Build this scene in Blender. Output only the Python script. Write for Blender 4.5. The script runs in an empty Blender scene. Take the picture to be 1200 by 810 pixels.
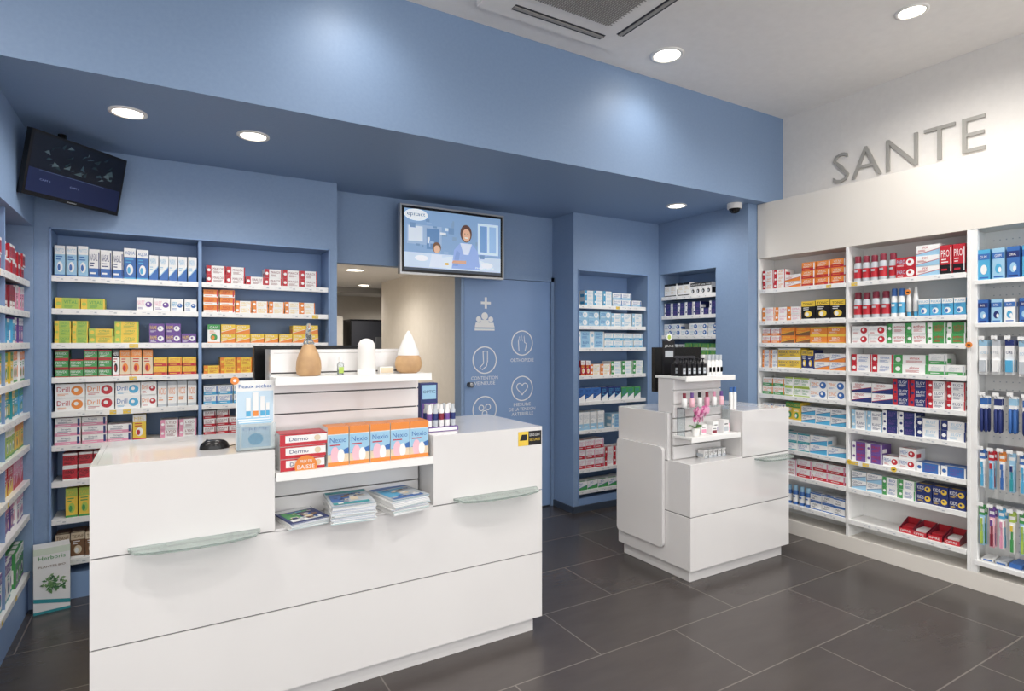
import bpy, math, random
from mathutils import Vector, Matrix
R=random.Random(7)
sc=bpy.context.scene
# ---------------------------------------------------------------- colours / materials
def lin(h):
    h=h.lstrip('#'); o=[]
    for i in (0,2,4):
        c=int(h[i:i+2],16)/255
        o.append(c/12.92 if c<=.04045 else ((c+.055)/1.055)**2.4)
    return (o[0],o[1],o[2],1)
PAL={k:lin(v) for k,v in dict(W='ededec',B='3d6cb0',L='9cc6e0',N='27356f',R='bc2c38',O='e58a3e',Y='e8c64c',G='4a9a58',
  P='e09ab4',V='6f4f96',K='1a1a1e',T='3497a0',M='82283a',S='bcc2c8',E='dccbb0',D='aac458',H='7d5a40',I='e6e1d5',C='55a9d2',F='f0bcc8').items()}
def mat(name,col='ffffff',rough=.5,metal=0,emit=0,attr=False,trans=0,noise=None,bump=0,coat=0,ior=1.45,nscale=8,alpha=1):
    m=bpy.data.materials.new(name); m.use_nodes=True; nt=m.node_tree; b=nt.nodes['Principled BSDF']
    b.inputs['Roughness'].default_value=rough; b.inputs['Metallic'].default_value=metal; b.inputs['IOR'].default_value=ior
    b.inputs['Transmission Weight'].default_value=trans; b.inputs['Coat Weight'].default_value=coat; b.inputs['Coat Roughness'].default_value=.06
    b.inputs['Base Color'].default_value=lin(col)
    if attr:
        a=nt.nodes.new('ShaderNodeAttribute'); a.attribute_name='Col'
        nt.links.new(a.outputs['Color'],b.inputs['Base Color'])
        if emit:
            nt.links.new(a.outputs['Color'],b.inputs['Emission Color']); b.inputs['Emission Strength'].default_value=emit
    elif emit:
        b.inputs['Emission Color'].default_value=lin(col); b.inputs['Emission Strength'].default_value=emit
    if noise or bump:
        tc=nt.nodes.new('ShaderNodeTexCoord'); n=nt.nodes.new('ShaderNodeTexNoise'); n.inputs['Scale'].default_value=nscale; n.inputs['Detail'].default_value=5
        nt.links.new(tc.outputs['Object'],n.inputs['Vector'])
        if noise:
            r=nt.nodes.new('ShaderNodeValToRGB'); r.color_ramp.elements[0].color=lin(noise[0]); r.color_ramp.elements[1].color=lin(noise[1])
            r.color_ramp.elements[0].position=.3; r.color_ramp.elements[1].position=.7
            nt.links.new(n.outputs['Fac'],r.inputs['Fac']); nt.links.new(r.outputs['Color'],b.inputs['Base Color'])
        if bump:
            bp=nt.nodes.new('ShaderNodeBump'); bp.inputs['Strength'].default_value=bump; bp.inputs['Distance'].default_value=.002
            nt.links.new(n.outputs['Fac'],bp.inputs['Height']); nt.links.new(bp.outputs['Normal'],b.inputs['Normal'])
    return m
BLUE=mat('blue_paint',noise=('8199ba','859dbd'),rough=.5,bump=.15,nscale=60)
BLUE2=mat('blue_laminate',noise=('829ec6','86a1c9'),rough=.45,nscale=3)
WHITEC=mat('ceiling_paint',noise=('eeebe8','f2efec'),rough=.9,nscale=20)
WALLW=mat('white_wall_paint',noise=('e6e3df','eae7e3'),rough=.85,nscale=30)
CREAM=mat('cream_laminate',noise=('e1dcd4','e5e0d8'),rough=.45,nscale=2)
BEIGE=mat('beige_wall_paint',noise=('e9e1d4','ede5d9'),rough=.8,nscale=20)
GLOSS=mat('gloss_white_laminate',noise=('e0dedd','e4e2e1'),rough=.12,nscale=2,coat=.6)
SHELF=mat('white_shelf_metal','f0f0ee',rough=.35)
SEAM=mat('seam_shadow_gap','6d6c6c',rough=.8)
PRINT=mat('printed_packaging',rough=.38,attr=True)
SCREEN=mat('screen_picture',rough=.2,attr=True,emit=.6)
DIMSCR=mat('dim_screen_picture',rough=.15,attr=True,emit=.25)
BLACK=mat('black_plastic','121214',rough=.25)
DGREY=mat('dark_grey_plastic','33343a',rough=.5)
ALU=mat('brushed_aluminium','b9babc',rough=.32,metal=.9)
GREYL=mat('grey_lettering','a5a39e',rough=.5,metal=.1)
GLASS=mat('clear_green_glass','dfece7',rough=.12,trans=.85,ior=1.4)
CLEAR=mat('clear_acrylic','eef6f8',rough=.05,trans=.9,ior=1.3)
WOOD=mat('light_wood',noise=('b08a64','d0aa7c'),rough=.5,nscale=14)
MATW=mat('matte_white_ceramic','f0eeea',rough=.5)
LAMP=mat('lamp_glow','fff4e2',emit=14)
GRILLE=mat('grille_grey','a19d98',rough=.6)
RUBBER=mat('dark_trim','3b4452',rough=.6)
def floor_mat():
    m=bpy.data.materials.new('dark_stone_tiles'); m.use_nodes=True; nt=m.node_tree; b=nt.nodes['Principled BSDF']
    tc=nt.nodes.new('ShaderNodeTexCoord'); br=nt.nodes.new('ShaderNodeTexBrick'); br.offset=.5; br.squash=1
    mp=nt.nodes.new('ShaderNodeMapping'); mp.inputs['Location'].default_value=(.12,.22,0)
    nt.links.new(tc.outputs['Object'],mp.inputs['Vector']); nt.links.new(mp.outputs['Vector'],br.inputs['Vector'])
    br.inputs['Scale'].default_value=1; br.inputs['Brick Width'].default_value=.9; br.inputs['Row Height'].default_value=.45
    br.inputs['Mortar Size'].default_value=.0032; br.inputs['Mortar Smooth'].default_value=.1
    br.inputs['Color1'].default_value=lin('433e3c'); br.inputs['Color2'].default_value=lin('4a4442'); br.inputs['Mortar'].default_value=lin('6e6863')
    # stretched veining plus soft clouding, both very low contrast
    m2=nt.nodes.new('ShaderNodeMapping'); m2.inputs['Scale'].default_value=(2.2,7,1); m2.inputs['Rotation'].default_value=(0,0,.5)
    nt.links.new(tc.outputs['Object'],m2.inputs['Vector'])
    n=nt.nodes.new('ShaderNodeTexNoise'); n.inputs['Scale'].default_value=1.6; n.inputs['Detail'].default_value=6; n.inputs['Roughness'].default_value=.6
    nt.links.new(m2.outputs['Vector'],n.inputs['Vector'])
    r=nt.nodes.new('ShaderNodeMapRange'); r.inputs[1].default_value=.2; r.inputs[2].default_value=.8; r.inputs[3].default_value=.86; r.inputs[4].default_value=1.14
    nt.links.new(n.outputs['Fac'],r.inputs[0])
    mx=nt.nodes.new('ShaderNodeVectorMath'); mx.operation='SCALE'
    nt.links.new(br.outputs['Color'],mx.inputs[0]); nt.links.new(r.outputs[0],mx.inputs['Scale']); nt.links.new(mx.outputs[0],b.inputs['Base Color'])
    b.inputs['Roughness'].default_value=.27
    n2=nt.nodes.new('ShaderNodeTexNoise'); n2.inputs['Scale'].default_value=90; n2.inputs['Detail'].default_value=3
    nt.links.new(tc.outputs['Object'],n2.inputs['Vector'])
    bp=nt.nodes.new('ShaderNodeBump'); bp.inputs['Strength'].default_value=.12; bp.inputs['Distance'].default_value=.0008
    nt.links.new(n2.outputs['Fac'],bp.inputs['Height']); nt.links.new(bp.outputs['Normal'],b.inputs['Normal'])
    return m
FLOORM=floor_mat()
# ---------------------------------------------------------------- mesh builder
class Fr:
    def __init__(s,o,a=(1,0,0),n=(0,-1,0),up=(0,0,1)):
        s.o=Vector(o); s.a=Vector(a); s.n=Vector(n); s.up=Vector(up)
    def p(s,u,z,d): return s.o+s.a*u+s.up*z+s.n*d
    def rot(s,u,z,d,ang,tilt=0):
        o=s.p(u,z,d); M=Matrix.Rotation(ang,3,s.up); a=M@s.a; n=M@s.n
        up=s.up
        if tilt:
            T=Matrix.Rotation(tilt,3,a); n=T@n; up=T@up
        return Fr(o,a,n,up)
WF=Fr((0,0,0))
_tx={}
def textmesh(word,extr=0,off=0):
    if (word,extr) in _tx: return _tx[(word,extr)]
    c=bpy.data.curves.new('t','FONT'); c.body=word; c.size=1; c.resolution_u=2; c.extrude=extr; c.offset=off
    o=bpy.data.objects.new('t',c); sc.collection.objects.link(o)
    dg=bpy.context.evaluated_depsgraph_get(); dg.update(); me=bpy.data.meshes.new_from_object(o.evaluated_get(dg))
    vs=[v.co.copy() for v in me.vertices]; fs=[tuple(p.vertices) for p in me.polygons]
    x0=min(v.x for v in vs);x1=max(v.x for v in vs);y0=min(v.y for v in vs);y1=max(v.y for v in vs)
    vs=[((v.x-x0)/(x1-x0),(v.y-y0)/(y1-y0),v.z) for v in vs]
    _tx[(word,extr)]=(vs,fs,(x1-x0)/(y1-y0))
    bpy.data.objects.remove(o); bpy.data.meshes.remove(me); bpy.data.curves.remove(c)
    return _tx[(word,extr)]
class MB:
    def __init__(s): s.v=[];s.f=[];s.m=[];s.c=[];s.s=[];s.mats=[]
    def add(s,vs,fs,m,col=None,smooth=False):
        if m not in s.mats: s.mats.append(m)
        mi=s.mats.index(m); b=len(s.v); s.v.extend([tuple(x) for x in vs]); col=PAL[col] if isinstance(col,str) else (col or (1,1,1,1))
        for f in fs:
            s.f.append([i+b for i in f]); s.m.append(mi); s.c.append(col); s.s.append(smooth)
    def ob(s,fr,u0,u1,z0,z1,d0,d1,m,col=None):
        P=fr.p; vs=[P(u0,z0,d0),P(u1,z0,d0),P(u1,z1,d0),P(u0,z1,d0),P(u0,z0,d1),P(u1,z0,d1),P(u1,z1,d1),P(u0,z1,d1)]
        s.add(vs,[(4,5,6,7),(1,0,3,2),(0,4,7,3),(5,1,2,6),(7,6,2,3),(0,1,5,4)],m,col)
    def wb(s,x0,x1,y0,y1,z0,z1,m,col=None): s.ob(WF,x0,x1,z0,z1,-y1,-y0,m,col)
    def quad(s,fr,u0,u1,z0,z1,d,m,col=None): s.add([fr.p(u0,z0,d),fr.p(u1,z0,d),fr.p(u1,z1,d),fr.p(u0,z1,d)],[(0,1,2,3)],m,col)
    def poly(s,fr,pts,d,m,col=None): s.add([fr.p(a,b,d) for a,b in pts],[tuple(range(len(pts)))],m,col)
    def disc(s,fr,u,z,d,ru,rz,m,col=None,n=18):
        s.poly(fr,[(u+ru*math.cos(2*math.pi*i/n),z+rz*math.sin(2*math.pi*i/n)) for i in range(n)],d,m,col)
    def line(s,fr,pts,w,d,m,col=None,closed=False):
        N=len(pts); L=[];Rr=[]
        for i,(x,y) in enumerate(pts):
            a=pts[(i-1)%N] if (closed or i>0) else pts[i]; b=pts[(i+1)%N] if (closed or i<N-1) else pts[i]
            tx,ty=b[0]-a[0],b[1]-a[1]; l=math.hypot(tx,ty) or 1; nx,ny=-ty/l,tx/l
            L.append(fr.p(x+nx*w/2,y+ny*w/2,d)); Rr.append(fr.p(x-nx*w/2,y-ny*w/2,d))
        fs=[]; K=N if closed else N-1
        for i in range(K):
            j=(i+1)%N; fs.append((N+i,N+j,j,i))
        s.add(L+Rr,fs,m,col)
    def ring(s,fr,u,z,r,w,d,m,col=None,n=40): s.line(fr,[(u+r*math.cos(2*math.pi*i/n),z+r*math.sin(2*math.pi*i/n)) for i in range(n)],w,d,m,col,True)
    def text(s,fr,u,z,d,w,h,word,m,col=None,fit=False):
        vs,fs,asp=textmesh(word)
        if fit:
            ww=min(w,h*asp); 
            if ww<w: u+= (w-ww)/2; w=ww
        s.add([fr.p(u+a*w,z+b*h,d) for a,b,_ in vs],fs,m,col)
    def lathe(s,fr,u,z,d,prof,m,col=None,n=24,smooth=True):
        vs=[];fs=[]
        for r,h in prof:
            for i in range(n):
                t=2*math.pi*i/n; vs.append(fr.p(u+r*math.cos(t),z+h,d-r*math.sin(t)))
        k=len(prof)
        for j in range(k-1):
            for i in range(n):
                i2=(i+1)%n; fs.append((j*n+i,j*n+i2,(j+1)*n+i2,(j+1)*n+i))
        s.add(vs,fs,m,col,smooth)
        s.add(vs[-n:],[tuple(range(n))],m,col); s.add(vs[:n],[tuple(reversed(range(n)))],m,col)
    def tube(s,pts,r,m,col=None,n=8):
        pts=[Vector(p) for p in pts]; vs=[];fs=[]
        for i,p in enumerate(pts):
            t=(pts[min(i+1,len(pts)-1)]-pts[max(i-1,0)]).normalized(); ax=Vector((0,0,1)) if abs(t.z)<.9 else Vector((1,0,0))
            a=t.cross(ax).normalized(); b=t.cross(a)
            for k in range(n):
                q=2*math.pi*k/n; vs.append(p+(a*math.cos(q)+b*math.sin(q))*r)
        for i in range(len(pts)-1):
            for k in range(n):
                k2=(k+1)%n; fs.append((i*n+k,(i+1)*n+k,(i+1)*n+k2,i*n+k2))
        fs.append(tuple(range(n))); fs.append(tuple(reversed(range((len(pts)-1)*n,len(pts)*n))))
        s.add(vs,fs,m,col,True)
    def build(s,name,bevel=0,seg=2,parent=None):
        me=bpy.data.meshes.new(name); me.from_pydata(s.v,[],s.f)
        for m in s.mats: me.materials.append(m)
        me.polygons.foreach_set('material_index',s.m); me.polygons.foreach_set('use_smooth',s.s)
        at=me.color_attributes.new('Col','FLOAT_COLOR','CORNER'); buf=[]
        for p,c in zip(s.f,s.c): buf.extend(list(c)*len(p))
        at.data.foreach_set('color',buf); me.update()
        o=bpy.data.objects.new(name,me); sc.collection.objects.link(o)
        if bevel:
            b=o.modifiers.new('bevel','BEVEL'); b.width=bevel; b.segments=seg; b.limit_method='ANGLE'; b.angle_limit=math.radians(50)
        if parent: o.parent=parent
        return o
def room(name,*boxes):
    b=MB()
    for x in boxes: b.wb(*x)
    return b.build(name)
# ---------------------------------------------------------------- room shell
ZB=2.45; ZC=3.12; YB=2.80; XW=4.12
room('floor',(-3.1,4.4,-3.1,8.1,-.06,0,FLOORM))
room('ceiling',(-3.1,4.4,-3.1,YB,ZC,ZC+.08,WHITEC))
room('ceiling_bulkhead',(-3.1,4.4,YB,4.5,ZB,ZC+.08,BLUE))
room('wall_right',(XW,XW+.12,-3.1,4.5,0,ZC,WALLW))
room('wall_far_left',(-3.12,-3.0,-3.1,YB,0,ZC,WALLW))
room('wall_partition_left',(-3.0,-.88,YB,YB+.1,0,ZB,BLUE))
room('wall_left',(-.88,-.58,2.80,4.2,2.0,ZB,BLUE),(-.88,-.58,2.80,2.90,0,2.0,BLUE),(-.88,-.58,3.90,4.2,0,2.0,BLUE),(-.88,-.84,2.90,3.90,0,2.0,BLUE2),(-.84,-.60,2.90,3.90,0,.17,BLUE2))
room('wall_back_left',(-.58,.995,3.93,4.2,2.0,ZB,BLUE),(-.58,-.515,3.93,4.2,0,2.0,BLUE),(.945,.995,3.93,4.2,0,2.0,BLUE),(-.515,.945,4.16,4.2,0,2.0,BLUE2),(-.515,.945,3.95,4.16,0,.14,BLUE2))
room('wall_back',(.995,1.985,4.12,4.2,1.95,ZB,BLUE),(1.985,2.87,4.12,4.2,0,ZB,BLUE))
room('wall_pillar',(2.87,3.82,3.82,4.2,1.98,ZB,BLUE),(2.87,2.92,3.82,4.2,0,1.98,BLUE),(3.68,3.82,3.82,4.2,0,1.98,BLUE),(2.92,3.68,4.08,4.2,0,1.98,BLUE2),(2.92,3.68,3.84,4.08,0,.10,BLUE2))
room('wall_recess_right',(3.82,4.12,2.885,3.82,1.995,ZB,BLUE),(3.82,4.12,2.885,3.19,0,1.995,BLUE),(3.82,4.12,3.80,3.82,0,1.995,BLUE),(4.06,4.12,3.19,3.80,0,1.995,BLUE2),(3.84,4.06,3.19,3.80,0,.10,BLUE2))
room('baseboard_back',(2.868,3.82,3.806,3.82,0,.05,RUBBER),(2.856,2.87,3.82,4.09,0,.05,RUBBER))
room('trim_1',(-.517,-.509,3.922,3.93,.14,2.008,BLUE2),(.939,.947,3.922,3.93,.14,2.008,BLUE2),(-.517,.947,3.922,3.93,2.0,2.008,BLUE2))
room('trim_2',(2.914,2.922,3.812,3.82,.1,1.988,BLUE2),(3.678,3.686,3.812,3.82,.1,1.988,BLUE2),(2.914,3.686,3.812,3.82,1.98,1.988,BLUE2))
# back room
room('wall_backroom_right',(1.985,2.06,4.2,6.0,0,2.02,BEIGE))
room('wall_backroom_left',(.9,.985,4.2,8.0,0,2.02,BEIGE))
room('wall_backroom_end',(.9,4.2,8.0,8.1,0,2.02,BEIGE))
room('wall_backroom_far_right',(4.1,4.2,4.2,8.0,0,2.02,BEIGE))
room('ceiling_backroom',(.9,4.2,4.2,8.1,2.02,2.1,WHITEC))
room('trim_3',(.985,4.1,6.7,6.74,1.96,2.02,GRILLE))
# shopfront behind the camera
b=MB(); b.wb(-3,4.12,-3.1,-3.0,2.75,ZC,WALLW); b.wb(-3,4.12,-3.1,-3.0,0,.25,WALLW)
for x in (-3,-1.25,.5,2.3,4.04): b.wb(x,x+.08,-3.08,-3.02,.25,2.75,DGREY)
b.build('window_1')

# ---------------------------------------------------------------- products
def prod(mb,fr,u0,u1,z0,z1,d0,d1,st,word,pat):
    m,a,t=st[0],st[1],st[2]; w=u1-u0;h=z1-z0; e=d1+.0007; e2=d1+.0014
    if pat=='bottle':
        r=min(w*.46,.03); u=(u0+u1)/2; d=d1-r-.002
        mb.lathe(fr,u,z0,d,[(r*.95,0),(r,.004),(r,h*.66),(r*.8,h*.74)],PRINT,m,12)
        mb.lathe(fr,u,z0,d,[(r*.8,h*.74),(r*.8,h*.97),(r*.7,h)],PRINT,a,12)
        mb.lathe(fr,u,z0,d,[(r*1.03,h*.15),(r*1.03,h*.52)],PRINT,t,12)
        mb.quad(fr,u-r*.5,u+r*.5,z0+h*.38,z0+h*.46,d1+.0005,PRINT,m); return
    if pat=='tube':
        u=(u0+u1)/2; r=w*.44; d=d1-r
        mb.lathe(fr,u,z0,d,[(r*.7,0),(r*.7,h*.18),(r,h*.2),(r*.9,h*.6),(r*.35,h)],PRINT,m,10)
        mb.lathe(fr,u,z0,d,[(r*.74,0),(r*.74,h*.17)],PRINT,a,10); return
    mb.ob(fr,u0,u1,z0,z1,d0,d1,PRINT,m)
    q=mb.quad
    def lines(ua,ub,za,n,c,ee):
        for k in range(n):
            L_=R.uniform(.5,1)*(ub-ua); q(fr,ua,ua+L_,za-k*h*.09,za-k*h*.09+h*.035,ee,PRINT,c)
    if pat=='a':
        q(fr,u0,u1,z0,z0+h*.34,e,PRINT,a); mb.text(fr,u0+w*.08,z0+h*.60,e,w*.7,h*.24,word,PRINT,t,True)
        q(fr,u0+w*.1,u0+w*.6,z0+h*.14,z0+h*.20,e2,PRINT,m); q(fr,u0+w*.86,u0+w*.95,z0+h*.1,z0+h*.9,e2,PRINT,t); lines(u0+w*.1,u0+w*.7,z0+h*.5,2,t,e)
    elif pat=='b':
        q(fr,u0,u0+w*.26,z0,z1,e,PRINT,a); mb.text(fr,u0+w*.34,z0+h*.52,e,w*.55,h*.28,word,PRINT,t,True)
        lines(u0+w*.36,u0+w*.85,z0+h*.36,3,t,e); mb.disc(fr,u0+w*.13,z0+h*.5,e2,min(w*.09,h*.26),min(w*.09,h*.26),PRINT,m,10)
        q(fr,u0+w*.93,u1,z0,z1,e,PRINT,a)
    elif pat=='c':
        r=min(w*.2,h*.38); mb.disc(fr,u1-r*1.35,z0+h*.5,e,r,r,PRINT,a,16); mb.text(fr,u0+w*.06,z0+h*.42,e,w-2.9*r,h*.36,word,PRINT,t,True)
        mb.disc(fr,u1-r*1.5,z0+h*.55,e2,r*.4,r*.4,PRINT,m,10); lines(u0+w*.08,u0+w*.5,z0+h*.25,2,a,e)
    elif pat=='d':
        mb.poly(fr,[(u0,z0),(u0+w,z0),(u0+w,z0+h*.55),(u0,z0+h*.15)],e,PRINT,a); mb.text(fr,u0+w*.08,z0+h*.66,e2,w*.65,h*.22,word,PRINT,t,True)
        mb.poly(fr,[(u0,z0+h*.15),(u1,z0+h*.55),(u1,z0+h*.6),(u0,z0+h*.2)],e2,PRINT,t); lines(u0+w*.08,u0+w*.5,z0+h*.52,2,t,e2)
    elif pat=='e':
        q(fr,u0,u1,z0+h*.84,z1,e,PRINT,a); q(fr,u0,u1,z0,z0+h*.12,e,PRINT,a); mb.text(fr,u0+w*.08,z0+h*.48,e,w*.75,h*.26,word,PRINT,t,True); lines(u0+w*.1,u0+w*.7,z0+h*.34,2,t,e)
    elif pat=='p':
        q(fr,u0,u1,z0+h*.72,z1,e,PRINT,a); mb.text(fr,u0+w*.1,z0+h*.78,e2,w*.8,h*.13,word,PRINT,m,True)
        mb.disc(fr,u0+w*.5,z0+h*.32,e,w*.28,h*.17,PRINT,a,14); mb.disc(fr,u0+w*.42,z0+h*.3,e2,w*.14,h*.11,PRINT,t,10)
        q(fr,u0,u1,z0,z0+h*.07,e,PRINT,t); lines(u0+w*.15,u0+w*.8,z0+h*.63,2,t,e)
    mb.add([fr.p(u0+w*.1,z1+.0006,d1-.01),fr.p(u1-w*.1,z1+.0006,d1-.01),fr.p(u1-w*.1,z1+.0006,d1-.03),fr.p(u0+w*.1,z1+.0006,d1-.03)],[(0,1,2,3)],PRINT,a)
    for uu,sg in ((u0-.0006,-1),(u1+.0006,1)):
        mb.add([fr.p(uu,z0+h*.15,d1-.008),fr.p(uu,z0+h*.55,d1-.008),fr.p(uu,z0+h*.55,d1-.06),fr.p(uu,z0+h*.15,d1-.06)],[(0,1,2,3) if sg<0 else (3,2,1,0)],PRINT,a)
def fill(mb,fr,u0,u1,z,segs,front,clear=.14,depth=.12,sc_=1.16):
    tot=u1-u0; u=u0
    for fr_w,st,word,pat,bw,bh,n in segs:
        end=u+tot*fr_w
        if st is None: u=end; continue
        bh=min(bh*sc_,(clear-.004)/n-.001)
        cnt=max(1,int(round((end-u)/(bw+.003)))); w=(end-u)/cnt-.003
        for i in range(cnt):
            k=n if (n==1 or R.random()>.15) else n-1
            if n==1 and R.random()<.03: u+=w+.003; continue
            zz=z; ff=R.uniform(0,.012)
            for j in range(k):
                jf=ff+R.uniform(0,.006); jl=R.uniform(-.0012,.0012)
                hh=bh*R.uniform(.96,1.0)
                prod(mb,fr,u+jl+.0015,u+w+jl,zz,zz+hh,front-depth-jf,front-jf-.006,st,word,pat); zz+=hh+.0006
            u+=w+.003
        u=end
def gaps(zs,top): return [(top if i==0 else zs[i-1]-.028)-z for i,z in enumerate(zs)]
def shelves(mb,fr,u0,u1,zs,depth,front,m=SHELF):
    for z in zs:
        mb.ob(fr,u0,u1,z-.014,z,front-depth,front,m)
        mb.ob(fr,u0,u1,z-.028,z+.003,front,front+.007,m)
        u=u0+.02
        while u<u1-.06:
            if R.random()<.8: 
                w_=R.uniform(.03,.05); mb.quad(fr,u,u+w_,z-.025,z-.003,front+.0078,PRINT,'Y' if R.random()<.04 else 'W'); mb.quad(fr,u+w_*.6,u+w_*.9,z-.018,z-.012,front+.0084,PRINT,'S'); mb.quad(fr,u+.003,u+w_*.45,z-.010,z-.008,front+.0084,PRINT,'S')
            u+=R.uniform(.055,.10)
FB=Fr((0,3.93,0))
zsL=[1.75,1.573,1.388,1.203,1.018,.836,.641,.441,.215]
s=MB(); s.wb(.182,.2,3.94,4.16,.14,2.0,BLUE2)
s.wb(-.515,-.511,3.94,4.16,.14,2.0,BLUE2); s.wb(.941,.945,3.94,4.16,.14,2.0,BLUE2)
shelves(s,FB,-.51,.182,zsL,.20,-.015); shelves(s,FB,.20,.94,zsL,.20,-.015)
s.build('product_shelving',.001,1)
p=MB()
A=[[(.22,'LWB','PHYTO','p',.055,.15,1),(.24,'WBN','NASAL','a',.06,.14,1),(.18,'BWC','AQUA','p',.05,.155,1),(.36,'WBL','MARIN','d',.05,.13,1)],
 [(.5,'DYG','VITAL','b',.095,.055,1),(.05,None,'','',0,0,0),(.25,'WVP','NAUSIC','c',.09,.068,1),(.2,'WBC','HERPI','c',.085,.066,1)],
 [(.22,'DYG','DOLI','b',.09,.036,3),(.35,'YDG','CITRO','b',.095,.036,3),(.07,None,'','',0,0,0),(.36,'VWY','RHUME','c',.085,.05,2)],
 [(.38,'GRW','FERVEX','e',.06,.045,3),(.05,'WKR','HERB','p',.05,.13,1),(.24,'EOR','TISANE','p',.05,.13,1),(.33,'YRO','ACTIF','a',.075,.045,2)],
 [(.20,'WOR','Drill','c',.125,.065,2),(.20,'WRO','Drill','c',.125,.065,2),(.18,'WCB','Drill','c',.125,.065,2),(.12,'WRO','Drill','c',.09,.065,2),(.3,'WSO','VICKS','e',.05,.13,1)],
 [(.52,'WPN','Strepsils','a',.11,.05,3),(.2,'YWR','MIEL','p',.055,.14,1),(.28,'WPM','LYSO','b',.075,.045,2)],
 [(.05,None,'','',0,0,0),(.30,'RWK','HUMEX','e',.055,.065,2),(.30,'WRK','SINUS','d',.10,.045,2),(.35,'WRM','TOUX','b',.10,.05,2)],
 [(.07,None,'','',0,0,0),(.25,'YDG','PLANTE','p',.055,.14,1),(.28,'WGD','BIO','p',.055,.14,1),(.4,'YGR','NUIT','d',.06,.12,1)],
 [(.5,'HEW','TISANE','p',.07,.12,1),(.5,'MEW','CARE','a',.09,.06,2)]]
B2=[[(.02,None,'','',0,0,0),(.90,'WRM','MAALOX','b',.105,.047,2)],
 [(.24,'OWR','PHOS','a',.08,.045,3),(.66,'WOY','SMECTA','b',.10,.034,2)],
 [(.03,None,'','',0,0,0),(.10,'WGO','GAVI','p',.06,.1,1),(.80,'YOW','CITRA','d',.08,.05,2)],
 [(.5,'YOR','LEVURE','b',.08,.043,2),(.45,'YWO','TRANSIT','e',.08,.045,2)],
 [(.45,'WCB','DIGEST','a',.08,.05,2),(.5,'WGB','CALM','c',.09,.05,2)],
 [(.3,'WRM','SPASM','a',.08,.045,3),(.65,'WRP','ACID','b',.11,.045,2)],
 [(.9,'WBR','LAXA','b',.11,.05,2)],[(.9,'WTG','FIBRE','a',.09,.12,1)],[(.9,'OWR','PHOS','a',.09,.05,2)]]
for z,ra,rb,g_ in zip(zsL,A,B2,gaps(zsL,1.995)):
    fill(p,FB,-.50,.176,z,ra,-.02,g_); fill(p,FB,.21,.935,z,rb,-.02,g_)
p.build('medicine_boxes')
FL=Fr((-.60,2.90,0),a=(0,1,0),n=(1,0,0)); zl=[1.71,1.55,1.39,1.20,1.03,.86,.68,.50,.20]
s=MB(); shelves(s,FL,0.004,.996,zl,.22,0); s.wb(-.83,-.605,3.40,3.41,.17,2.0,BLUE2); s.build('product_shelving',.001,1)
p=MB(); cl=[('RWM','FORCE','e',.06,.065,2),('MWR','CALM','a',.06,.10,1),('CWB','AQUA','e',.06,.10,1),('YGW','ROSE','p',.055,.13,1),('TYW','SOIN','p',.055,.12,1),('DWG','VERT','p',.06,.12,1),('RYW','BEBE','d',.06,.12,1),('VPW','LAIT','p',.06,.12,1),('WVT','DOUX','p',.07,.15,1)]
cl2=[('RWK','FER','e',.06,.06,2),('PWM','IRIS','p',.055,.11,1),('VWP','NUIT','p',.05,.11,1),('WOG','FLEUR','p',.055,.13,1),('CGW','MER','p',.055,.12,1),('YOG','SOLEIL','p',.06,.12,1),('PRW','ROSE','d',.06,.12,1),('WPV','PEAU','p',.06,.12,1),('GWV','LAIT','p',.07,.15,1)]
for z,c,c2,g_ in zip(zl,cl,cl2,gaps(zl,1.995)):
    fill(p,FL,.01,.495,z,[(1,)+c],-.004,g_,.1)
    fill(p,FL,.515,.99,z,[(.5,)+c,(.5,)+c2],-.004,g_,.1)
p.build('medicine_boxes')
FP=Fr((2.92,3.84,0)); zp=[1.70,1.526,1.344,1.114,.897,.66,.338,.164]
s=MB(); shelves(s,FP,.003,.757,zp,.2,0); s.build('product_shelving',.001,1)
p=MB(); rp=[[(.12,None,'','',0,0,0),(.4,'WCL','SERUM','b',.10,.055,2),(.45,'WLB','PHYSIO','a',.10,.05,2)],[(.5,'LWB','COTON','c',.12,.055,2),(.48,'WLC','GAZE','b',.12,.05,2)],[(.4,'LWB','BAIN','b',.12,.06,2),(.6,'WCL','PANSE','a',.12,.055,2)],
 [(.2,'RWY','FEU','p',.05,.11,1),(.3,'WOY','SOLAR','b',.09,.04,2),(.5,'WGL','ARNICA','b',.12,.05,2)],[(.35,'BWN','NUIT','d',.08,.10,1),(.3,'NWC','DODO','d',.08,.10,1),(.3,'GWB','CALME','d',.08,.09,1)],
 [(.5,'WLS','BAND','a',.07,.13,1),(.45,'LWB','STERI','b',.10,.05,2)],[(.4,'WRP','HEMO','a',.09,.07,3),(.55,'WRF','CICA','b',.10,.07,2)],[(.6,'WGB','BIO','d',.10,.06,1),(.4,'WLC','SPRAY','b',.10,.06,1)]]
for z,r,g_ in zip(zp,rp,gaps(zp,1.97)): fill(p,FP,.01,.75,z,r,-.003,g_)
p.build('medicine_boxes')
FR2=Fr((3.84,3.80,0),a=(0,-1,0),n=(-1,0,0)); zr=[1.79,1.62,1.448,1.27,1.09,.9,.7,.5,.3]
s=MB(); shelves(s,FR2,.003,.607,zr,.2,0); s.build('product_shelving',.001,1)
p=MB(); rr=[[(.5,'WKE','GEL','e',.08,.10,1),(.4,'WKS','NOIR','p',.06,.09,1)],[(1,'NWV','OMEGA','b',.08,.05,2)],[(1,'WBL','FORM','c',.09,.045,2)],[(.4,'WCK','INTIM','d',.08,.09,1),(.6,'GWD','TEST','a',.09,.05,2)]]+[[(1,'WBL','SOIN','b',.1,.05,2)]]*5
for z,r,g_ in zip(zr,rr,gaps(zr,1.98)): fill(p,FR2,.01,.60,z,r,-.003,g_)
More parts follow.
